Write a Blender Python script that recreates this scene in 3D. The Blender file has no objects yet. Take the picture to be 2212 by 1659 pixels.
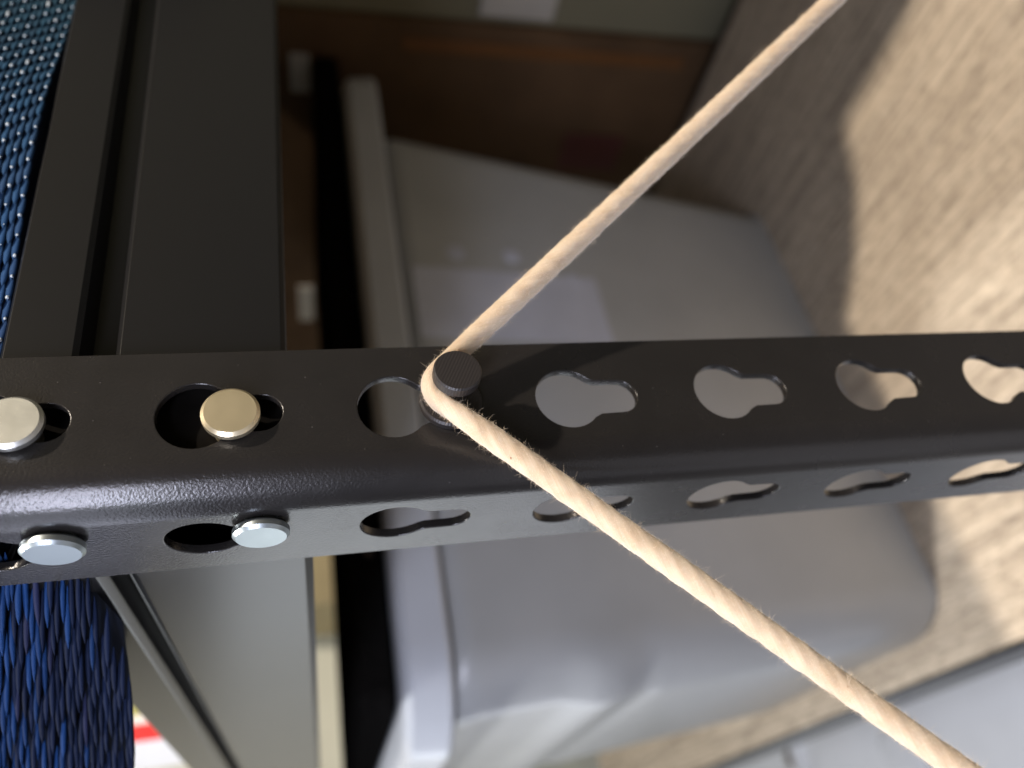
import bpy, bmesh, math, random
from mathutils import Vector, Matrix, noise
random.seed(7)
S = 0.001                      # everything below is written in millimetres, linked in metres
sc = bpy.context.scene
C = sc.collection
PI = math.pi

# ------------------------------------------------------------------ camera
cam_d = bpy.data.cameras.new('camera'); cam = bpy.data.objects.new('camera', cam_d); C.objects.link(cam)
CP = Vector((-67.65, -137.48, -20.43))
yaw, pitch, roll, FPX = 0.9916649, 0.2605228, -0.0404634, 1687.77
fwd = Vector((math.cos(pitch)*math.cos(yaw), math.cos(pitch)*math.sin(yaw), -math.sin(pitch)))
r0 = fwd.cross(Vector((0, 0, 1))).normalized(); u0 = r0.cross(fwd)
Rr, Ur = -u0, r0                                   # the phone is held on its side
cr, sr = math.cos(roll), math.sin(roll)
Rv = Rr*cr + Ur*sr; Uv = -Rr*sr + Ur*cr
m = Matrix((Rv, Uv, -fwd)).transposed().to_4x4(); m.translation = CP*S
cam.matrix_world = m
cam_d.sensor_width = 36; cam_d.lens = 36*FPX/2212
cam_d.clip_start = 0.01; cam_d.clip_end = 50
cam_d.dof.use_dof = True; cam_d.dof.focus_distance = 0.1535; cam_d.dof.aperture_fstop = 8.6
sc.camera = cam
sc.view_settings.view_transform = 'Standard'; sc.view_settings.look = 'None'
sc.view_settings.exposure = 0.0; sc.view_settings.gamma = 1.0

# ------------------------------------------------------------------ light of the room, plus added fill and sheen lamps
w = bpy.data.worlds.new('World'); sc.world = w; w.use_nodes = True
w.node_tree.nodes['Background'].inputs[0].default_value = (0.93, 0.97, 1.0, 1)
w.node_tree.nodes['Background'].inputs[1].default_value = 0.002

def lamp(name, loc, target, size, power, color, sizey=None):
    d = bpy.data.lights.new(name, 'AREA'); d.energy = power; d.color = color; d.size = size*S
    d.shape = 'DISK'
    if sizey: d.shape = 'RECTANGLE'; d.size_y = sizey*S
    o = bpy.data.objects.new(name, d); C.objects.link(o)
    o.location = Vector(loc)*S
    o.rotation_euler = (Vector(target)-Vector(loc)).to_track_quat('-Z', 'Y').to_euler()
    return o
lamp('ceiling_and_fill_lamp', (560, -895, 1290), (100, 100, -100), 50, 43, (1.0, 0.87, 0.73))
lamp('ceiling_and_fill_lamp', (-250, -930, 1350), (0, 0, -100), 260, 0.8, (1.0, 0.88, 0.74))  # added front fill, softens the dark side of the cord
lamp('ceiling_and_fill_lamp', (-620, 560, 1180), (100, 200, -300), 120, 22, (0.98, 0.96, 0.95))
lamp('window_and_fill_light', (-700, 2100, -120), (0, 0, -50), 1300, 8.0, (0.88, 0.94, 1.0), 700)
lamp('window_and_fill_light', (-700, 2100, -700), (0, 0, -50), 1300, 4.5, (0.88, 0.92, 1.0), 450)  # added dim fill below the window, lightens the post's side flange
lamp('window_and_fill_light', (-500, 165, 175), (0, 0, 10), 1000, 1.5, (0.78, 0.82, 1.0), 140)  # added sheen lamp close to the post, no window stands here
lamp('window_and_fill_light', (-380, -250, 150), (0, 0, 30), 380, 2.9, (0.80, 0.82, 1.0), 60)  # added unseen strip lamp that puts the sheen on the post's bend
lamp('window_and_fill_light', (-370, 2080, -80), (0, 0, -50), 300, 3.6, (0.82, 0.9, 1.0), 700)  # extra bright pane added for the reflection in the side beam
lamp('side_fill_light', (-420, -40, -390), (100, 340, -250), 520, 0.38, (0.95, 0.93, 1.0), 520)  # added side fill, brightens the near end of the bin

# ------------------------------------------------------------------ materials
def mat(name, col, rough=0.5, metal=0.0, spec=0.5, coat=0.0):
    mt = bpy.data.materials.new(name); mt.use_nodes = True
    b = mt.node_tree.nodes['Principled BSDF']
    b.inputs['Base Color'].default_value = (*col, 1); b.inputs['Roughness'].default_value = rough
    b.inputs['Metallic'].default_value = metal; b.inputs['Specular IOR Level'].default_value = spec
    b.inputs['Coat Weight'].default_value = coat
    return mt
def nd(mt, t, **kw):
    n = mt.node_tree.nodes.new(t)
    for k, v in kw.items():
        if k in n.inputs: n.inputs[k].default_value = v
        else: setattr(n, k, v)
    return n
def lk(mt, a, ao, b, bi): mt.node_tree.links.new(a.outputs[ao], b.inputs[bi])
def bsdf(mt): return mt.node_tree.nodes['Principled BSDF']
def coords(mt, scale=(1, 1, 1), kind='Object', rot=(0, 0, 0)):
    t = nd(mt, 'ShaderNodeTexCoord'); mp = nd(mt, 'ShaderNodeMapping')
    mp.inputs['Scale'].default_value = scale; mp.inputs['Rotation'].default_value = rot
    lk(mt, t, kind, mp, 'Vector'); return mp
def bump(mt, src, so, strength, dist):
    b = nd(mt, 'ShaderNodeBump'); b.inputs['Strength'].default_value = strength; b.inputs['Distance'].default_value = dist*S
    lk(mt, src, so, b, 'Height'); lk(mt, b, 'Normal', bsdf(mt), 'Normal'); return b
def ramp(mt, src, so, stops):
    r = nd(mt, 'ShaderNodeValToRGB'); e = r.color_ramp.elements
    while len(e) > len(stops): e.remove(e[-1])
    while len(e) < len(stops): e.new(1)
    for q, (p, c) in zip(e, stops): q.position = p; q.color = (*c, 1)
    lk(mt, src, so, r, 'Fac'); return r

# satin black powder coat
M_steel = mat('black_powder_coat', (0.024, 0.022, 0.021), 0.36, 0, 0.55)
mp = coords(M_steel, (1, 1, 1)); n1 = nd(M_steel, 'ShaderNodeTexNoise', Scale=1900.0, Detail=1.0); lk(M_steel, mp, 0, n1, 'Vector')
n2 = nd(M_steel, 'ShaderNodeTexNoise', Scale=90.0, Detail=3.0); lk(M_steel, mp, 0, n2, 'Vector')
bump(M_steel, n1, 'Fac', 0.5, 0.10)
r_ = ramp(M_steel, n2, 'Fac', [(0.2, (0.24,)*3), (0.8, (0.29,)*3)]); lk(M_steel, r_, 'Color', bsdf(M_steel), 'Roughness')
r_ = ramp(M_steel, n2, 'Fac', [(0.2, (0.0135, 0.0125, 0.0120)), (0.8, (0.0165, 0.0152, 0.0145))])
vo = nd(M_steel, 'ShaderNodeTexVoronoi', Scale=260.0); lk(M_steel, mp, 0, vo, 'Vector')      # lint and dust flecks
du = ramp(M_steel, vo, 'Distance', [(0.02, (0.045, 0.043, 0.04)), (0.05, (0, 0, 0))])
mps = coords(M_steel, (14, 1, 1.0)); vs = nd(M_steel, 'ShaderNodeTexNoise', Scale=60.0, Detail=1.0); lk(M_steel, mps, 0, vs, 'Vector')
sc_ = ramp(M_steel, vs, 'Fac', [(0.80, (0, 0, 0)), (0.84, (0.05, 0.048, 0.045))])
ad = nd(M_steel, 'ShaderNodeMix', data_type='RGBA', blend_type='ADD'); ad.inputs[0].default_value = 1
ad2 = nd(M_steel, 'ShaderNodeMix', data_type='RGBA', blend_type='ADD'); ad2.inputs[0].default_value = 1
lk(M_steel, r_, 'Color', ad, 6); lk(M_steel, du, 'Color', ad, 7); lk(M_steel, ad, 2, ad2, 6); lk(M_steel, sc_, 'Color', ad2, 7); lk(M_steel, ad2, 2, bsdf(M_steel), 'Base Color')

M_beam = mat('black_beam_paint', (0.008, 0.008, 0.0085), 0.28, 0, 0.42)
mp = coords(M_beam); n1 = nd(M_beam, 'ShaderNodeTexNoise', Scale=1500.0, Detail=2.0); lk(M_beam, mp, 0, n1, 'Vector'); bump(M_beam, n1, 'Fac', 0.10, 0.05)

def zinc(name, col):
    M = mat(name, col, 0.36, 0.95)
    mp = coords(M, (1, 1, 1)); n = nd(M, 'ShaderNodeTexNoise', Scale=260.0, Detail=3.0); lk(M, mp, 0, n, 'Vector')
    r_ = ramp(M, n, 'Fac', [(0.2, (0.34,)*3), (0.8, (0.40,)*3)]); lk(M, r_, 'Color', bsdf(M), 'Roughness')
    return M
M_zinc = zinc('zinc_plate', (0.74, 0.75, 0.70)); M_warm_zinc = zinc('warm_lit_zinc_plate', (0.98, 0.86, 0.60)); M_dull = zinc('dull_zinc_plate', (0.40, 0.45, 0.46))  # yellow copy has a warm reflection painted into the zinc colour

M_plug = mat('black_printed_plastic', (0.022, 0.019, 0.018), 0.42, 0, 0.5)
mp = coords(M_plug, (1, 1, 1), rot=(0, math.radians(-28), 0)); wv = nd(M_plug, 'ShaderNodeTexWave', Scale=520.0, Distortion=1.2, Detail=1.0); wv.bands_direction = 'Z'; lk(M_plug, mp, 0, wv, 'Vector')
bump(M_plug, wv, 'Fac', 0.4, 0.07)

# particle board
def board_mat(name, dark, mid, light):
    M = mat(name, mid, 0.72, 0, 0.3)
    def tex(sx, sy, **kw):
        mp = coords(M, (sx, sy, 1)); n = nd(M, 'ShaderNodeTexNoise', **kw); lk(M, mp, 0, n, 'Vector'); return n
    def mul(a, ao, b, bo='Color'):
        mx = nd(M, 'ShaderNodeMix', data_type='RGBA', blend_type='MULTIPLY'); mx.inputs[0].default_value = 1
        lk(M, a, ao, mx, 6); lk(M, b, bo, mx, 7); return mx
    grain = tex(1.0, 0.03, Scale=240.0, Detail=3.0, Roughness=0.6)            # fine lines along the length of the rack
    streak = tex(1.0, 0.16, Scale=210.0, Detail=5.0, Roughness=0.7)
    speck = tex(1.0, 0.30, Scale=380.0, Detail=4.0, Roughness=0.7)
    r1 = ramp(M, streak, 'Fac', [(0.33, dark), (0.45, mid), (0.64, light)])
    r2 = ramp(M, grain, 'Fac', [(0.36, (0.70, 0.69, 0.69)), (0.58, (1.06, 1.06, 1.05))])
    r3 = ramp(M, speck, 'Fac', [(0.36, (0.66, 0.65, 0.64)), (0.50, (1, 1, 1)), (0.7, (1.07, 1.06, 1.05))])
    m = mul(mul(r1, 'Color', r2), 2, r3)
    lk(M, m, 2, bsdf(M), 'Base Color'); bump(M, grain, 'Fac', 0.3, 0.4)
    return M
M_board = board_mat('particle_board', (0.35, 0.295, 0.23), (0.50, 0.42, 0.32), (0.61, 0.525, 0.41))

def soft_mat(name, col, rough, scale=30.0, var=0.12, spec=0.5, bs=0.1):
    M = mat(name, col, rough, 0, spec)
    mp = coords(M); n = nd(M, 'ShaderNodeTexNoise', Scale=scale, Detail=4.0); lk(M, mp, 0, n, 'Vector')
    a = tuple(c*(1-var) for c in col); b = tuple(min(1, c*(1+var)) for c in col)
    r = ramp(M, n, 'Fac', [(0.3, a), (0.7, b)]); lk(M, r, 'Color', bsdf(M), 'Base Color'); bump(M, n, 'Fac', bs, 0.3)
    return M
M_bin = soft_mat('milky_plastic', (0.41, 0.425, 0.43), 0.30, 14, 0.06, 0.5, 0.15)
bsdf(M_bin).inputs['Subsurface Weight'].default_value = 0.0
M_lid = soft_mat('milky_lid_plastic', (0.52, 0.55, 0.59), 0.28, 14, 0.05)
M_glare = soft_mat('pale_glare', (0.54, 0.57, 0.66), 0.6, 40, 0.05)
M_card = soft_mat('brown_cardboard', (0.12, 0.072, 0.038), 0.8, 12, 0.22, 0.2)
M_tape = soft_mat('orange_tape', (0.19, 0.085, 0.030), 0.4, 30, 0.1)
M_red = soft_mat('dark_red_print', (0.10, 0.028, 0.024), 0.6, 30, 0.1)
M_white = soft_mat('white_sticker', (0.55, 0.53, 0.48), 0.6, 30, 0.05)
M_wall = soft_mat('olive_wall_paint', (0.24, 0.225, 0.15), 0.8, 5, 0.1, 0.2)
M_cream = soft_mat('cream_paint', (0.74, 0.745, 0.63), 0.5, 8, 0.05)
M_far = soft_mat('tan_wall_paint', (0.10, 0.085, 0.065), 0.8, 5, 0.08, 0.2)
M_ochre = soft_mat('ochre_card', (0.38, 0.32, 0.19), 0.7, 10, 0.12, 0.2)
M_dark = soft_mat('black_fabric_case', (0.007, 0.0065, 0.006), 0.9, 200, 0.3, 0.0, 0.3)
M_floor = soft_mat('grey_concrete', (0.17, 0.165, 0.165), 0.8, 8, 0.15, 0.3)
M_whitebin = soft_mat('white_plastic', (0.66, 0.69, 0.75), 0.25, 18, 0.03, 0.5, 0.05)
M_packw = soft_mat('white_carton', (0.85, 0.85, 0.86), 0.4, 30, 0.02)
M_packr = soft_mat('red_carton', (0.75, 0.03, 0.03), 0.4, 30, 0.05)
M_packo = soft_mat('olive_carton', (0.42, 0.42, 0.14), 0.4, 30, 0.2)
M_bronze = soft_mat('brown_metal_clip', (0.10, 0.07, 0.05), 0.4, 100, 0.2)

# blue woven yarn: per-yarn tone held in a colour attribute (yarn colour plus painted shade)
M_blue = mat('blue_yarn', (0.012, 0.05, 0.16), 0.8, 0, 0.08)
at = nd(M_blue, 'ShaderNodeAttribute', attribute_name='dye_and_shade'); lk(M_blue, at, 'Color', bsdf(M_blue), 'Base Color')
mp = coords(M_blue, (1, 1, 1)); n1 = nd(M_blue, 'ShaderNodeTexNoise', Scale=3500.0, Detail=2.0); lk(M_blue, mp, 0, n1, 'Vector'); bump(M_blue, n1, 'Fac', 0.3, 0.1)
M_navy = mat('navy_backing', (0.006, 0.012, 0.030), 0.8, 0, 0.3)
M_glint = mat('pale_glint', (0.5, 0.57, 0.62), 0.6)  # colour of the painted glints on the weave

# cotton cord: fibres run along the lay of the twist (UV: u = turn, v = millimetres along)
M_cord = mat('natural_cotton', (0.80, 0.62, 0.42), 0.85, 0, 0.15)
uv = nd(M_cord, 'ShaderNodeTexCoord'); mpc = nd(M_cord, 'ShaderNodeMapping'); lk(M_cord, uv, 'UV', mpc, 'Vector')
mpc.inputs['Scale'].default_value = (75, 2.4, 1)
nf = nd(M_cord, 'ShaderNodeTexNoise', Scale=1.0, Detail=4.0, Roughness=0.65); lk(M_cord, mpc, 0, nf, 'Vector')
mpo = coords(M_cord); nb = nd(M_cord, 'ShaderNodeTexNoise', Scale=210.0, Detail=3.0); lk(M_cord, mpo, 0, nb, 'Vector')
r1 = ramp(M_cord, nf, 'Fac', [(0.22, (0.47, 0.36, 0.245)), (0.45, (0.55, 0.445, 0.32)), (0.72, (0.60, 0.505, 0.385))])
r2 = ramp(M_cord, nb, 'Fac', [(0.30, (0.88, 0.84, 0.80)), (0.6, (1, 1, 1))])
mx = nd(M_cord, 'ShaderNodeMix', data_type='RGBA', blend_type='MULTIPLY'); mx.inputs[0].default_value = 1
lk(M_cord, r1, 'Color', mx, 6); lk(M_cord, r2, 'Color', mx, 7); lk(M_cord, mx, 2, bsdf(M_cord), 'Base Color')
bump(M_cord, nf, 'Fac', 0.5, 0.16)
b_ = bsdf(M_cord); b_.inputs['Subsurface Weight'].default_value = 0.6; b_.inputs['Subsurface Radius'].default_value = (1.0, 0.75, 0.55); b_.inputs['Subsurface Scale'].default_value = 0.0022
bsdf(M_cord).inputs['Sheen Weight'].default_value = 0.25
M_fuzz = mat('cotton_fuzz', (0.86, 0.72, 0.54), 0.9, 0, 0.1)
M_seed = mat('seed_fleck', (0.30, 0.16, 0.08), 0.7)

# ------------------------------------------------------------------ helpers
def tag(o, label=None, cat=None, group=None, kind=None):
    for k, v in (('label', label), ('category', cat), ('group', group), ('kind', kind)):
        if v: o[k] = v
    return o
def empty(name, loc, label, cat, group=None):
    o = bpy.data.objects.new(name, None); C.objects.link(o); o.location = Vector(loc)*S
    o.empty_display_size = 0.01
    return tag(o, label, cat, group)
def link(name, me, material, parent=None, smooth=False):
    o = bpy.data.objects.new(name, me); C.objects.link(o)
    if material: me.materials.append(material)
    if parent:
        o.parent = parent; o.location = -parent.location     # meshes are written in world millimetres
    if smooth:
        for p in me.polygons: p.use_smooth = True
    return o
def mesh(name, verts, faces, material, parent=None, smooth=False):
    me = bpy.data.meshes.new(name); me.from_pydata([tuple(c*S for c in v) for v in verts], [], faces)
    bm = bmesh.new(); bm.from_mesh(me); bmesh.ops.recalc_face_normals(bm, faces=bm.faces); bm.to_mesh(me); bm.free()
    return link(name, me, material, parent, smooth)
def mod(o, kind, **kw):
    q = o.modifiers.new(kind.lower(), kind)
    for k, v in kw.items(): setattr(q, k, v)
    return q
def bevel(o, width, seg=2, ang=40):
    mod(o, 'BEVEL', width=width*S, segments=seg, limit_method='ANGLE', angle_limit=math.radians(ang))
    for p in o.data.polygons: p.use_smooth = True
    mod(o, 'WEIGHTED_NORMAL', keep_sharp=False)
def box(name, a, b, material, parent=None, bev=1.0, seg=2):
    x0, y0, z0 = a; x1, y1, z1 = b
    v = [(x, y, z) for x in (x0, x1) for y in (y0, y1) for z in (z0, z1)]
    f = [(0, 1, 3, 2), (4, 6, 7, 5), (0, 4, 5, 1), (2, 3, 7, 6), (0, 2, 6, 4), (1, 5, 7, 3)]
    o = mesh(name, v, f, material, parent)
    if bev: bevel(o, bev, seg)
    return o
def frame_from(axis):
    a = Vector(axis).normalized(); t = Vector((0, 0, 1)) if abs(a.z) < 0.9 else Vector((1, 0, 0))
    u = a.cross(t).normalized(); return a, u, a.cross(u)
def lathe(name, base, axis, prof, material, parent=None, seg=48, smooth=True):
    """prof: (distance along axis, radius) pairs, closed at both ends"""
    a, u, v = frame_from(axis); base = Vector(base); V = []; F = []
    for (h, r) in prof:
        for i in range(seg):
            t = 2*PI*i/seg; V.append(base + a*h + (u*math.cos(t)+v*math.sin(t))*r)
    n = len(prof)
    for j in range(n-1):
        for i in range(seg):
            k = (i+1) % seg; F.append((j*seg+i, j*seg+k, (j+1)*seg+k, (j+1)*seg+i))
    F.append(tuple(range(seg))[::-1]); F.append(tuple(range((n-1)*seg, n*seg)))
    o = mesh(name, V, F, material, parent)
    if smooth:
        for p in o.data.polygons: p.use_smooth = True
        mod(o, 'EDGE_SPLIT', split_angle=math.radians(32), use_edge_sharp=False)
    return o
def extrude_profile(name, prof, thick, axis_pt, material, parent, bev=0.4):
    """open 2-D polyline prof [(a, z)] thickened by `thick`, swept from axis_pt(0, a, z) to axis_pt(1, a, z)"""
    n = len(prof); off = []
    for i in range(n):
        d0 = Vector(prof[i]) - Vector(prof[i-1]) if i else Vector(prof[1])-Vector(prof[0])
        d1 = Vector(prof[i+1])-Vector(prof[i]) if i < n-1 else d0
        a = Vector((-d0.y, d0.x)).normalized(); b = Vector((-d1.y, d1.x)).normalized()
        mm = (a+b); mm = mm/(mm.length_squared/2) if mm.length > 1e-6 else a
        off.append((prof[i][0]+mm.x*thick, prof[i][1]+mm.y*thick))
    loop = list(prof)+off[::-1]; L = len(loop)
    V = [axis_pt(0, *p) for p in loop]+[axis_pt(1, *p) for p in loop]
    F = [(i, (i+1) % L, L+(i+1) % L, L+i) for i in range(L)]
    for base in (0, L):
        for i in range(n-1): F.append((base+i, base+i+1, base+L-2-i, base+L-1-i))
    o = mesh(name, V, F, material, parent)
    if bev: bevel(o, bev, 2, 30)
    return o

# ------------------------------------------------------------------ storage rack (post, beams with rivets, boards)
PITCH, HR, SRD, SL, HC, FW, TH, BR = 38.1, 7.3, 4.1, 12.1, 18.0, 33.0, 2.0, 8.5
rack = empty('storage_rack', (0, 0, -960), 'black steel boltless rack with keyhole slotted corner post and particle board shelf', 'shelving rack')

def post_solid(z0, z1):
    """an L section with a rounded outer bend"""
    outer = [(FW, 0)]; inner = [(FW, TH)]
    for i in range(13):
        t = PI/2*i/12
        outer.append((BR-BR*math.sin(t), BR-BR*math.cos(t))); inner.append((BR-(BR-TH)*math.sin(t), BR-(BR-TH)*math.cos(t)))
    outer.append((0, FW)); inner.append((TH, FW))
    n = len(outer); V = []
    for z in (z0, z1):
        V += [(x, y, z) for x, y in outer]+[(x, y, z) for x, y in inner]
    F = []; H = 2*n
    for i in range(n-1):
        F.append((i, i+1, H+i+1, H+i)); F.append((n+i+1, n+i, H+n+i, H+n+i+1))
        F.append((n+i, n+i+1, i+1, i)); F.append((H+i, H+i+1, H+n+i+1, H+n+i))
    F.append((0, n, H+n, H)); F.append((n-1, H+n-1, H+2*n-1, 2*n-1))
    return V, F
V, F = post_solid(-960, 160)
post = mesh('post', V, F, M_steel, rack)
def keyhole(k):
    """outline in (across, z), big circle up, slot down, soft shoulders"""
    z = -k*PITCH; pts = []
    a0 = math.acos(SRD/HR)*0.0+math.asin((SRD+0.9)/HR)
    for i in range(29):
        t = -PI/2+a0+(2*PI-2*a0)*i/28; pts.append((HR*math.cos(t), z+HR*math.sin(t)))
    # pts runs from the right shoulder, over the top, to the left shoulder
    zs = z-math.sqrt(HR*HR-(SRD+0.9)**2)
    pts.append((-SRD-0.12, zs-1.6)); 
    for i in range(13):
        t = PI+PI*i/12; pts.append((SRD*math.cos(t), z-SL+SRD*math.sin(t)))
    pts.append((SRD+0.12, zs-1.6))
    return pts
V = []; F = []
for k in range(-3, 9):
    for side in (0, 1):
        P = keyhole(k); L = len(P); b = len(V)
        for d in (-6, 8):
            for (a, z) in P: V.append((HC+a, d, z) if side == 0 else (d, HC+a, z))
        F += [(b+i, b+(i+1) % L, b+L+(i+1) % L, b+L+i) for i in range(L)]
        F += [tuple(range(b, b+L)), tuple(range(b+L, b+2*L))]
cut = mesh('cutter', V, F, None)
bm_ = mod(post, 'BOOLEAN', operation='DIFFERENCE', object=cut, solver='EXACT')
cut.location = (0, 0, 0)
bpy.context.view_layer.update()
dg = bpy.context.evaluated_depsgraph_get()
me = bpy.data.meshes.new_from_object(post.evaluated_get(dg)); post.modifiers.clear(); post.data = me
bpy.data.objects.remove(cut)
bevel(post, 0.28, 2, 50)

# beam section, top to bottom: upright lip, bead pressed inwards, tall web, foot turned inwards
BEAM = [(10.5, 35.2), (3.2, 36.9), (2.4, 36.2), (2.3, 24.0), (3.2, 22.9), (9.5, 22.2), (9.8, 17.2), (3.4, 16.2), (2.4, 15.2), (2.3, -16.0), (3.2, -17.0), (13.0, -17.0)]
def beam(level, axis, length, riv):
    if axis == 0: ap = lambda e, a, z: (31+e*(length-62), a, z+level)
    else: ap = lambda e, a, z: (a, 27+e*(length-54), z+level)
    o = extrude_profile('beam', [(a, z) for a, z in (BEAM if axis == 0 else BEAM[:9]+[(2.3, -18.6), (3.2, -19.6), (13.0, -19.6)])], -1.4 if axis else 1.4, ap, M_beam, rack, 0.35)
    for (p, z) in riv:
        if axis == 0: base, ax = (p, 10, z+level), (0, -1, 0)
        else: base, ax = (10, p, z+level), (-1, 0, 0)
        lathe('rivet', base, ax, [(0, 3.7), (10.6, 3.7), (10.61, 5.1), (11.0, 5.5), (12.1, 5.5), (12.75, 4.85)], (M_warm_zinc if z < 0 else M_zinc) if axis == 0 else M_dull, o)
    if axis == 0: b_ = box('shade_backing', (3.0, 5, level-16.5), (30.6, 6.6, level+36), M_dark, rack, 0.3)  # added black plates, stand for the shade seen through the keyholes
    else: b_ = box('shade_backing', (10, 12.2, level-16.5), (11.6, 70, level+34), M_dark, rack, 0.3)
    return o
RACKX, RACKY = 645, 1220
beam(0, 0, RACKX, [(17.0, -6.6), (17.0, 31.0)])
beam(0, 1, RACKY, [(13.6, -11.2), (13.2, 25.6)])
LOW = -501.5
beam(LOW, 0, RACKX, [(17, -8), (17, 30)]); beam(LOW, 1, RACKY, [(13.6, -8), (13.6, 30)])
# rivets were parented to beams whose own origin is the rack's: put them right
for o in C.objects:
    if o.name.startswith('rivet'): o.location = (0, 0, 0)
# far lower beam: its lip stands a little proud of the board
ap = lambda e, a, z: (RACKX-a, 8+e*(RACKY-16), z+LOW+3.0)
extrude_profile('beam', BEAM, 1.4, ap, M_beam, rack, 0.35)
BT = -463.6
for zt in (BT, 38.0):
    box('shelf_board', (4.2, 4.2, zt-15) if zt < 0 else (15, 15, zt-15), (RACKX-5, RACKY-5, zt), M_board, rack, 0.8)
bpy.data.objects['shelf_board'].name = 'shelf_board'

# ------------------------------------------------------------------ the black plug the cord runs round
peg = empty('slot_plug', (18.3, 0, -50), 'small round black printed plastic plug pushed into a keyhole with the cord round it', 'plug')
PX, PZ = 18.2, -50.0
lathe('head', (PX, -9.2, PZ), (0, -1, 0), [(0, 3.4), (0.1, 4.4), (0.5, 4.85), (2.6, 4.85), (3.0, 4.55)], M_plug, peg)
lathe('neck', (PX, 2.0, PZ), (0, -1, 0), [(0, 3.5), (2.6, 3.5), (2.7, 3.1), (11.2, 3.1)], M_plug, peg)
lathe('flange', (PX, -0.1, PZ), (0, -1, 0), [(0, 6.6), (1.3, 6.6), (1.8, 6.2), (1.85, 3.2)], M_plug, peg)

# ------------------------------------------------------------------ cotton cord
def bez(p0, p1, p2, p3, n):
    return [p0*(1-t)**3+p1*3*t*(1-t)**2+p2*3*t*t*(1-t)+p3*t**3 for t in [i/n for i in range(n)]]
WR = 4.95
E_up = Vector((107.7, -48.9, -158.8)); E_dn = Vector((-65.6, -4.6, -129.2))
cy = -6.2
ctr = Vector((PX, cy, PZ))
# wrap from the upper strand's tangent over the top of the plug to the lower strand's tangent
def wrap_pt(t): return ctr+Vector((math.cos(t)*WR, 0, math.sin(t)*WR))
t0, t1 = math.radians(42), math.radians(138)
path = []
A = wrap_pt(t0); B = wrap_pt(t1)
tanA = Vector((math.sin(t0), 0, -math.cos(t0)))    # leaving towards +x, down
tanB = Vector((-math.sin(t1), 0, math.cos(t1)))
d_up = (E_up-A).normalized(); d_dn = (E_dn-B).normalized(); far_up = A+d_up*250; far_dn = B+d_dn*175
up = bez(far_up, far_up-d_up*150, A+tanA*20, A, 500)
n = 30
wr = [wrap_pt(t0+(t1-t0)*i/n) for i in range(n)]
dn = bez(B, B+tanB*13, far_dn-d_dn*110, far_dn, 380)+[far_dn]
raw = up+wr+dn
# resample evenly
step = 0.42; pts = [raw[0]]; acc = 0
for i in range(1, len(raw)):
    seg = raw[i]-raw[i-1]; L = seg.length; pos = 0
    while acc+L-pos >= step:
        pos += step-acc; acc = 0; pts.append(raw[i-1]+seg*(pos/L))
    acc += L-pos
def smoothpts(p, k):
    for _ in range(k): p = [p[0]]+[(p[i-1]+p[i]*2+p[i+1])/4 for i in range(1, len(p)-1)]+[p[-1]]
    return p
pts = smoothpts(pts, 10)
NS = 44; RC = 2.42
tang = [(pts[min(i+1, len(pts)-1)]-pts[max(i-1, 0)]).normalized() for i in range(len(pts))]
ref = Vector((0, 1, 0)); V = []; UVs = []; surf = []
PLY, LAY = 5, 26.0
for i, p in enumerate(pts):
    t = tang[i]; u = (ref-t*ref.dot(t)).normalized(); v = t.cross(u)
    s = i*step
    dpeg = (p-ctr).length; sq = max(0.0, 1-dpeg/13.0)      # squeezed flat where it bears on the plug
    ru, rv = 1+0.22*sq, 1-0.38*sq
    wob = 1+0.05*noise.noise(Vector((s*0.09, 3.1, 0)))+0.05*noise.noise(Vector((s*0.33, 7.7, 0)))
    for j in range(NS):
        th = 2*PI*j/NS; turn = th/(2*PI)-s/LAY
        lobe = 0.5-0.5*math.cos(2*PI*PLY*turn)
        yarn = abs(math.sin(PI*PLY*4*turn+0.9*math.sin(s*0.05)))
        r = RC*wob*(0.958+0.045*lobe+0.012*yarn)
        r *= 1+0.020*noise.noise(Vector((math.cos(th)*1.3, math.sin(th)*1.3, s*0.55)))
        q = p+u*(math.cos(th)*r*ru)+v*(math.sin(th)*r*rv)
        V.append(q); UVs.append((turn, s/20.0)); 
    surf.append((p, u, v, t))
F = []
N = len(pts)
for i in range(N-1):
    for j in range(NS):
        k = (j+1) % NS; F.append((i*NS+j, i*NS+k, (i+1)*NS+k, (i+1)*NS+j))
F.append(tuple(range(NS))); F.append(tuple(range((N-1)*NS, N*NS))[::-1])
cord_root = empty('cord', (PX, cy, PZ), 'undyed twisted cotton cord pulled round the black plug, both ends running out to the right', 'cord')
me = bpy.data.meshes.new('rope'); me.from_pydata([tuple(c*S for c in q) for q in V], [], F)
uvl = me.uv_layers.new(name='UVMap')
for poly in me.polygons:
    vs = list(poly.vertices)
    for li, vi in zip(poly.loop_indices, vs):
        j = vi % NS; tu, tv = UVs[vi]
        if len(vs) == 4 and j == 0 and any((q % NS) == NS-1 for q in vs): tu += 1.0
        uvl.data[li].uv = (tu, tv)
rope = link('rope', me, M_cord, cord_root, True)
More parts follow.
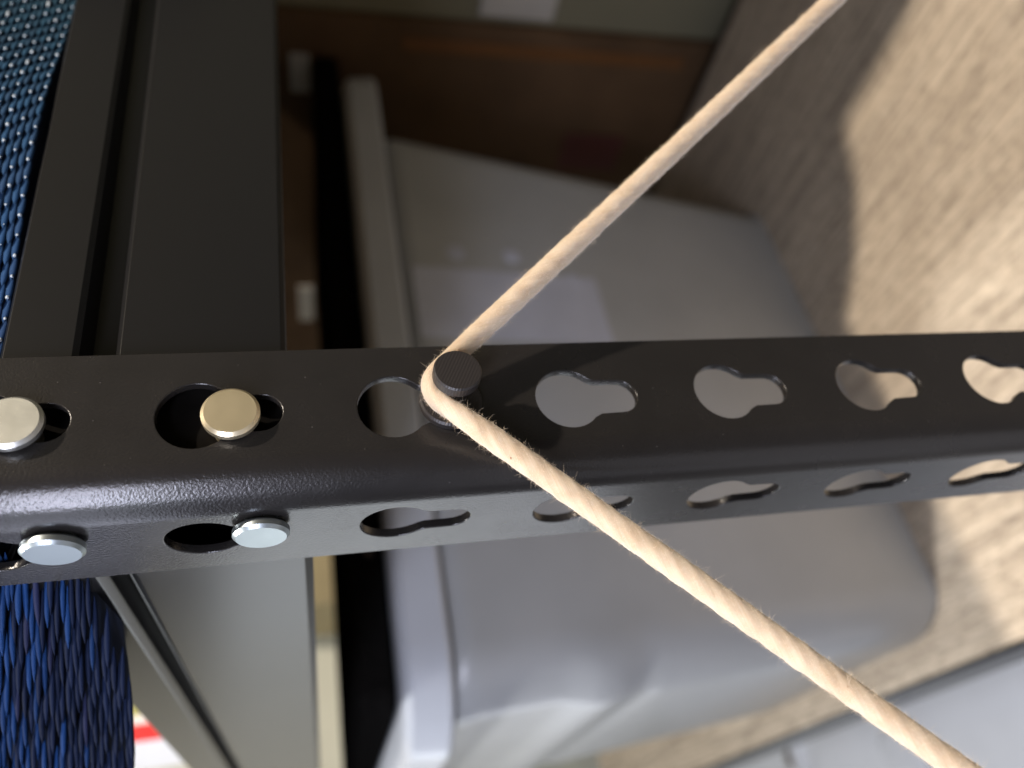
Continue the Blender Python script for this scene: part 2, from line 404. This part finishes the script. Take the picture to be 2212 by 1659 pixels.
# loose fibres standing off the yarn
V = []; F = []
def hair(p0, d, length, curl, rad):
    d = d.normalized(); ax = Vector((random.uniform(-1, 1), random.uniform(-1, 1), random.uniform(-1, 1))).normalized()
    p = p0.copy(); n = 4; rings = []
    for i in range(n+1):
        a, u, v = frame_from(d); b = len(V); rr = rad*(1-0.7*i/n)
        for k in range(3):
            tt = 2*PI*k/3; V.append(p+u*math.cos(tt)*rr+v*math.sin(tt)*rr)
        rings.append(b); p = p+d*(length/n); d = (d+ax*curl+Vector((random.uniform(-.2, .2), random.uniform(-.2, .2), random.uniform(-.2, .2)))).normalized()
    for a, b in zip(rings, rings[1:]):
        for k in range(3): F.append((a+k, a+(k+1) % 3, b+(k+1) % 3, b+k))
for h in range(26000):
    i = random.randrange(2, N-2); p, u, v, t = surf[i]; th = random.uniform(0, 2*PI)
    dpeg = (p-ctr).length; sq = max(0.0, 1-dpeg/13.0)
    nrm = u*math.cos(th)*(1+0.22*sq)+v*math.sin(th)*(1-0.38*sq)
    q = p+nrm*(RC*0.97); side = t.cross(nrm)
    hair(q, nrm.normalized()*random.uniform(0.15, 0.8)+t*random.uniform(-1, 1)+side*random.uniform(-0.9, 0.9), random.uniform(0.3, 1.0) if h % 12 else random.uniform(1.0, 2.4), random.uniform(0, 0.4), random.uniform(0.010, 0.018))
fz = mesh('fuzz', V, F, M_fuzz, cord_root); tag(fz, kind='stuff')
# dark seed flecks caught in the yarn
def fleck(i, th, r):
    p, u, v, t = surf[i]; q = p+(u*math.cos(th)+v*math.sin(th))*(RC*0.93)
    bm = bmesh.new(); bmesh.ops.create_icosphere(bm, subdivisions=2, radius=r*S)
    for x in bm.verts: x.co = Vector((x.co.x*1.5, x.co.y, x.co.z))*(1+random.uniform(-.2, .2))+q*S
    m_ = bpy.data.meshes.new('seed_fleck'); bm.to_mesh(m_); bm.free(); link('seed_fleck', m_, M_seed, cord_root, True)
iw = min(range(N), key=lambda i: (pts[i]-ctr-Vector((-4, 0, 3))).length)
def facing(i, lat):
    p, u, v, t = surf[i]; c = (CP-p).normalized(); th = math.atan2(c.dot(v), c.dot(u)); return th+lat
for di, lat, r in ((10, -0.55, 0.16), (42, 0.5, 0.2), (215, -0.2, 0.16)):
    fleck(iw+di, facing(iw+di, lat), r)

# ------------------------------------------------------------------ blue woven bag on the upper shelf
bag = empty('woven_bag', (40, 60, 38), 'blue woven fabric bag with pale painted glints slumping over the corner of the upper shelf', 'bag')
# plan line of the bag's wall, from the far end of the front side, round the corner, to the far end of the left side
plan = []
for i in range(30): plan.append(Vector((330-(330-30)*i/29.0, 5.0+3*math.sin(i*0.5), 0)))
for i in range(1, 12):
    t = PI/2*i/11; plan.append(Vector((30-28*math.sin(t), 5+29*(1-math.cos(t)), 0)))
wallp = [(2, 34), (-7, 49.1), (-16.5, 65), (-26, 81), (-34, 94.5), (-41, 112), (-42, 135), (-34, 165), (-14, 195), (12, 218), (40, 236)]
for (ax, ay), (bx, by) in zip(wallp, wallp[1:]):
    for i in range(1, 7): plan.append(Vector((ax+(bx-ax)*i/6, ay+(by-ay)*i/6, 0)))
seglen = [0]
for a, b in zip(plan, plan[1:]): seglen.append(seglen[-1]+(b-a).length)
TOT = seglen[-1]
def plan_at(s):
    s = max(0, min(TOT-1e-3, s)); lo = 0
    while seglen[lo+1] < s: lo += 1
    f = (s-seglen[lo])/(seglen[lo+1]-seglen[lo]); p = plan[lo].lerp(plan[lo+1], f)
    d = (plan[min(lo+1, len(plan)-1)]-plan[lo]).normalized()
    if lo > 0: d0 = (plan[lo]-plan[lo-1]).normalized(); d = (d0*(1-f)+d*f).normalized()
    return p, d
def bag_pt(s, z, off=0.0):
    p, d = plan_at(s); n = Vector((d.y, -d.x, 0))
    if n.dot(Vector((-1, -1, 0))) < 0: n = -n
    bul = 4.0*math.sin(max(0, min(1, (z-40)/150))*PI)*(1 if p.y < 34 else 0.2)
    return Vector((p.x, p.y, z))+n*(bul+off), n, d
S0 = seglen[40]                                     # where the bag leaves the corner post
def zlow(s):
    q = s-S0
    if q < 0: return 38.6
    k = [(0, 31), (7, 25.7), (18, 23.5), (29, 21.2), (43, 21.8), (61, 23.4), (76, 26), (110, 36), (150, 50), (260, 74)]
    for (a, za), (b, zb) in zip(k, k[1:]):
        if q <= b: return za+(zb-za)*(q-a)/(b-a)
    return 74
V = []; F = []; cols = 140; rows = 14
for i in range(cols):
    s = TOT*i/(cols-1); z0 = zlow(s)
    for j in range(rows):
        q, n, d = bag_pt(s, z0+(190-z0)*j/(rows-1), -1.2 if j else -4); V.append(q)
for i in range(cols-1):
    for j in range(rows-1): a = i*rows+j; F.append((a, a+rows, a+rows+1, a+1))
# close over the top and back so that the bag has a body
c = len(V); V += [Vector((200, 130, 190)), Vector((60, 90, 39.5))]
for i in range(cols-1): F.append((i*rows+rows-1, (i+1)*rows+rows-1, c)); F.append(((i+1)*rows, i*rows, c+1))
F.append((0, rows-1, c, c+1) if False else (c, c+1, (cols-1)*rows)); F.append((c, (cols-1)*rows, (cols-1)*rows+rows-1)); F.append((c+1, c, 0)); F.append((c, rows-1, 0))
body = mesh('bag_body', V, F, M_navy, bag, True)
# yarn floats laid row over row
V = []; F = []; dye_and_shade = []
def float_yarn(s, z, L, W, tone, tilt, lift, fat=0.75):
    n = 6; b = len(V)
    for i in range(n+1):
        f = i/n; env = math.sin(PI*min(1, max(0, f)))**0.45 if 0 < f < 1 else 0.12
        q, nn, d = bag_pt(s+(f-0.5)*L, z+tilt*(f-0.5)*L, lift*(0.35+0.65*math.sin(PI*f))+f*0.9)
        ww = W*env
        V.extend([q+Vector((0, 0, ww)), q+nn*ww*fat, q-Vector((0, 0, ww)), q-nn*ww*0.5]); dye_and_shade.extend([tone]*4)
    for i in range(n):
        for k in range(4): F.append((b+i*4+k, b+i*4+(k+1) % 4, b+(i+1)*4+(k+1) % 4, b+(i+1)*4+k))
stV = []; stF = []  # pale beads imitate specular glints at the strand ends
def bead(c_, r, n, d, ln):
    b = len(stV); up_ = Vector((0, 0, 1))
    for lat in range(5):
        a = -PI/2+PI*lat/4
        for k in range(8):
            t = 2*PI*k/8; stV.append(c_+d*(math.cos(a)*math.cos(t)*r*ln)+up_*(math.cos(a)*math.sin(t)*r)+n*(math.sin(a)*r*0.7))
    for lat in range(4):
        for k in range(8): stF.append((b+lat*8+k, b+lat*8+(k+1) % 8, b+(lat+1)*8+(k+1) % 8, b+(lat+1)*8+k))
DZ, DS = 1.35, 11.0
def shear(s, z):
    q = min(95, max(0, s-S0)); return (0.09+0.0028*max(0, z-22))*q
row = 0; z = 39.0
while z < 92:                                       # front side
    s = (row % 4)*0.25*5.4
    while s < S0-2:
        p, d = plan_at(s); g = random.random(); mix = min(1, max(0, (p.x-50)/130))
        tone = (0.020, 0.047+0.014*g, (0.120+0.04*g)*(1-0.45*mix))
        zz = z+random.uniform(-.1, .1)
        float_yarn(s, zz, 7.6, 0.76, tone, random.uniform(-.02, .02), 0.04, 0.16)
        q, nn, dd = bag_pt(s+2.7, zz+random.uniform(-.15, .15), 0.95)
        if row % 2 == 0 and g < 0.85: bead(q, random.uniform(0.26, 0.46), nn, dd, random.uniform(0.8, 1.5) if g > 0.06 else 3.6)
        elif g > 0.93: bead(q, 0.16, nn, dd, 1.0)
        s += 5.4
    z += 1.45; row += 1
row = 0; z = 8.0; DZ, DS = 0.98, 12.0
while z < 128:                                      # side that bulges round the post
    s = S0-8+(row*0.37 % 1)*DS
    while s < TOT:
        p, d = plan_at(s); zz = z+shear(s, z)+random.uniform(-.15, .15)
        if zz > zlow(s)-0.6 and p.y > 30:
            k = random.random(); g = 0.75+0.5*random.random()
            tone = (0.007*g, 0.030*g, 0.105*g)
            if k < 0.15: tone = (0.014*g, 0.018*g, 0.05*g)
            dark = min(1, max(0, (44-z)/20))               # lower rows darkened: shade painted into the yarn colour
            if random.random() < dark: tone = (0.005*g, 0.010*g, 0.030*g)
            kk = 0.09+0.0028*max(0, z-22)
            float_yarn(s+random.uniform(-2, 2), zz, DS*random.uniform(1.1, 1.45), DZ*random.uniform(0.55, 0.72), tone, kk+random.uniform(-.025, .03), random.uniform(0.2, 0.6), 0.5)
            if random.random() < 0.006:
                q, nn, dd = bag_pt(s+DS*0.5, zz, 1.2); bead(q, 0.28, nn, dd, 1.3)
        s += DS
    z += DZ; row += 1
y_ = mesh('yarn', V, F, M_blue, bag, True); tag(y_, kind='stuff')
ca = y_.data.color_attributes.new('dye_and_shade', 'FLOAT_COLOR', 'POINT')
for i, tcol in enumerate(dye_and_shade): ca.data[i].color = (*tcol, 1)
st = mesh('glint', stV, stF, M_glint, bag, True); tag(st, kind='stuff')

# ------------------------------------------------------------------ boxes and bins on the lower shelf
def rrect(x0, y0, x1, y1, r, n=8):
    out = []
    for (cx, cy_, a0) in ((x0+r, y0+r, PI), (x1-r, y0+r, 1.5*PI), (x1-r, y1-r, 0), (x0+r, y1-r, PI/2)):
        for i in range(n+1):
            a = a0+PI/2*i/n; out.append((cx+r*math.cos(a), cy_+r*math.sin(a)))
    return out
def loft(name, levels, material, parent, cap=True):
    V = []; F = []; L = None
    for (z, x0, y0, x1, y1, r) in levels:
        P = rrect(x0, y0, x1, y1, r); L = len(P); V += [(x, y, z) for x, y in P]
    for j in range(len(levels)-1):
        for i in range(L): k = (i+1) % L; F.append((j*L+i, j*L+k, (j+1)*L+k, (j+1)*L+i))
    if cap: F.append(tuple(range(L))[::-1]); F.append(tuple(range((len(levels)-1)*L, len(levels)*L)))
    o = mesh(name, V, F, material, parent, True)
    mod(o, 'EDGE_SPLIT', split_angle=math.radians(40), use_edge_sharp=False)
    return o
bin_ = empty('storage_bin', (240, 480, BT), 'large milky grey plastic storage bin with lid standing on the lower shelf', 'storage bin')
BZ0 = BT+0.4
def lev(z, dx=0.0, r=38):
    f = (z-BZ0)/(-98-BZ0); return (z, 29-20*f+dx, 349-38*f+(4 if z > -103 else 0), 458+52*f, 660+25*f, r)
loft('bin_body', [lev(BZ0, 8, 30), lev(BZ0+2, 3), lev(BZ0+8), lev(-236), lev(-229, 1), lev(-222, 2), lev(-215, 1.5), lev(-208, -1), lev(-190, -2), lev(-182, 0), lev(-172, 3), lev(-162, 5), lev(-112, 5), lev(-104, 4), lev(-98, 4)], M_bin, bin_)
loft('lid', [(-95, 7, 314, 586, 700, 50), (-94.5, 0, 306, 594, 706, 54), (-92, -2, 304, 596, 708, 56), (-71, 0, 306, 594, 706, 54), (-67, 5, 311, 588, 700, 50), (-66.6, 14, 320, 576, 690, 44)], M_lid, bin_)
f_ = lambda z: 349-38*((z-BZ0)/(-98-BZ0))
glare_sheet = mesh('label', [(270, f_(-258)-0.6, -258), (338, f_(-258)-0.6, -258), (338, f_(-104)-0.6, -104), (270, f_(-104)-0.6, -104),  # pale sheet and dots stand for reflections on the bin face
                     (270, f_(-258)+0.1, -258), (338, f_(-258)+0.1, -258), (338, f_(-104)+0.1, -104), (270, f_(-104)+0.1, -104)],
           [(0, 1, 2, 3), (7, 6, 5, 4), (0, 4, 5, 1), (1, 5, 6, 2), (2, 6, 7, 3), (3, 7, 4, 0)], M_glare, bin_)
for (lx, lz) in ((355, -141), (356, -188), (334, -238)):
    lathe('glare_dot', (lx, f_(lz)+0.2, lz), (0, -1, 0), [(0, 7.5), (0.8, 7.5), (0.9, 7.2)], M_glare, bin_, 24)

case = empty('flat_case', (260, 500, -66), 'flat black fabric case lying on the lid of the milky plastic bin', 'case')
loft('case_body', [(-66, 30, 345, 640, 660, 12), (-64, 24, 339, 646, 666, 16), (-46, 24, 339, 646, 666, 16), (-41, 30, 345, 640, 660, 12)], M_dark, case)
lathe('zip_pull', (120, 339, -56), (0, -1, 0), [(0, 2), (1.5, 2), (2, 1.5)], M_bronze, case, 16)

cb = empty('cardboard_box', (674, 560, -492), 'flat tall brown cardboard box with white stickers standing behind the milky bin', 'cardboard box')
box('box_wall', (652, 306, -492), (667, 1150, 25), M_card, cb, 3)
box('tape', (650.6, 322, -440), (652.6, 336, -130), M_tape, cb, 0.3)
box('printed_mark', (650.4, 430, -405), (652.4, 482, -330), M_red, cb, 0.3)
box('sticker', (650.2, 348, -39), (652.2, 392, -20), M_white, cb, 0.3)
box('sticker', (650.2, 700, -38), (652.2, 772, -19), M_white, cb, 0.3)
bt = box('plinth', (650, 280, -961), (667, 1160, -492.3), M_dark, None, 4)
tag(bt, 'black plinth carrying the flat brown cardboard box behind the rack', 'plinth')

ws = empty('wall_socket_plate', (700, 280, -240), 'small white plate on the olive wall beside the flat cardboard box', 'wall plate')
box('plate', (661, 180, -284), (668.5, 300, -205), M_white, ws, 3)
lathe('screw', (661, 240, -245), (-1, 0, 0), [(0, 4), (1.5, 4), (2, 3)], M_zinc, ws, 16)

wall = box('wall', (668, -1500, -961), (760, 2600, 1500), M_wall, None, 0); tag(wall, kind='structure')
wall2 = box('wall', (-2200, 2600, -961), (760, 2660, 1500), M_far, None, 0); tag(wall2, kind='structure')
wall3 = box('wall', (-2200, -1560, -961), (760, -1500, 1500), M_far, None, 0); tag(wall3, kind='structure')
fl = box('floor', (-2200, -1500, -1020), (760, 2660, -961), M_floor, None, 0); tag(fl, kind='structure')

# things seen through the gap between the beam and the bin lid
cp_ = empty('cream_panel', (100, 1700, -960), 'cream painted door leaf standing upright beyond the end of the rack', 'door leaf')
box('leaf', (-520, 1700, -960), (480, 1735, 900), M_cream, cp_, 2)
box('rail', (-500, 1696, -640), (460, 1700.5, -560), M_cream, cp_, 1)
oc = empty('ochre_box', (570, 1500, -960), 'tall ochre card box beside the cream door leaf', 'box')
box('box_wall', (452, 1420, -960), (666, 1640, 60), M_ochre, oc, 3)
box('tape', (640, 1418.6, -800), (690, 1420.4, 56), M_tape, oc, 0.3)

# red, white and olive carton on the upper shelf behind the woven bag
pk = empty('carton', (70, 500, 38), 'white carton with red stripe and olive panel on the upper shelf behind the bag', 'carton')
box('carton_body', (51, 452, 38.5), (140, 560, 150), M_packw, pk, 1)
box('red_stripe', (50.5, 451, 40), (61.5, 452.4, 150), M_packr, pk, 0.2)
box('olive_panel', (67, 451, 60), (80, 452.4, 150), M_packo, pk, 0.2)

# unseen blocker shaped to cast the shadow edge on the lower board
ob = empty('shadow_blocker', (520, 60, 38), 'unseen dark shadow blocker added over the front edge of the upper shelf far beyond the post', 'shadow blocker')
PL = [(340, -5), (354, -38), (382, -72), (415, -98), (455, -113), (464, -152), (459, -186), (492, -210), (600, -210), (664, -190), (664, 290), (560, 290), (420, 190), (345, 120)]
V = []; F = []; L = len(PL); cx = sum(p[0] for p in PL)/L; cyy = sum(p[1] for p in PL)/L
for z, k in ((44, 0.93), (50, 0.99), (62, 1.0), (120, 0.96), (170, 0.84), (190, 0.5)):
    for x, y in PL: V.append((cx+(x-cx)*k, cyy+(y-cyy)*k, z))
for j in range(5):
    for i in range(L): F.append((j*L+i, j*L+(i+1) % L, (j+1)*L+(i+1) % L, (j+1)*L+i))
F.append(tuple(range(L))[::-1]); F.append(tuple(range(5*L, 6*L)))
bo = mesh('blocker_body', V, F, M_navy, ob, True)
box('blocker_strip', (520, -150, 189), (545, 150, 192), M_dark, ob, 0.5)

# ------------------------------------------------------------------ white bins below the lower shelf
wb = empty('white_bin', (-60, 900, -960), 'white plastic bin with moulded lid below the lower shelf edge', 'storage bin')
def wl(z, o): return (z, -330+o, 300+o, 60-o, 1010-o, 40)
loft('bin_body', [wl(-960, 22), wl(-956, 18), wl(-720, 4)], M_whitebin, wb)
loft('lid', [wl(-720, -4), wl(-716, -8), wl(-694, -8), wl(-690, -4), wl(-690, 8), wl(-698, 14), wl(-699, 30), wl(-694, 38), wl(-693, 60)], M_whitebin, wb)
loft('lid_boss', [(-694, -120, 720, 10, 800, 18), (-684, -116, 724, 6, 796, 18), (-680, -108, 732, -2, 788, 14)], M_whitebin, wb)
wb2 = empty('white_tray', (-60, 1280, -960), 'white plastic tray beyond the white lidded bin below the lower shelf', 'tray')
loft('tray_body', [(-960, -300, 1080, 60, 1500, 30), (-760, -320, 1060, 80, 1520, 40), (-756, -324, 1056, 84, 1524, 42)], M_whitebin, wb2)
cl = empty('metal_clip', (12, 1054, -744), 'small dark brown metal clip between the white bins below the shelf', 'clip')
lathe('clip_ring', (12, 1054, -724), (0.3, -1, 0.4), [(0, 20), (10, 20), (12, 17), (12, 8), (4, 8)], M_bronze, cl, 24)
lathe('clip_pin', (12, 1052, -722), (0.3, -1, 0.4), [(0, 7), (16, 7), (18, 4)], M_white, cl, 16)
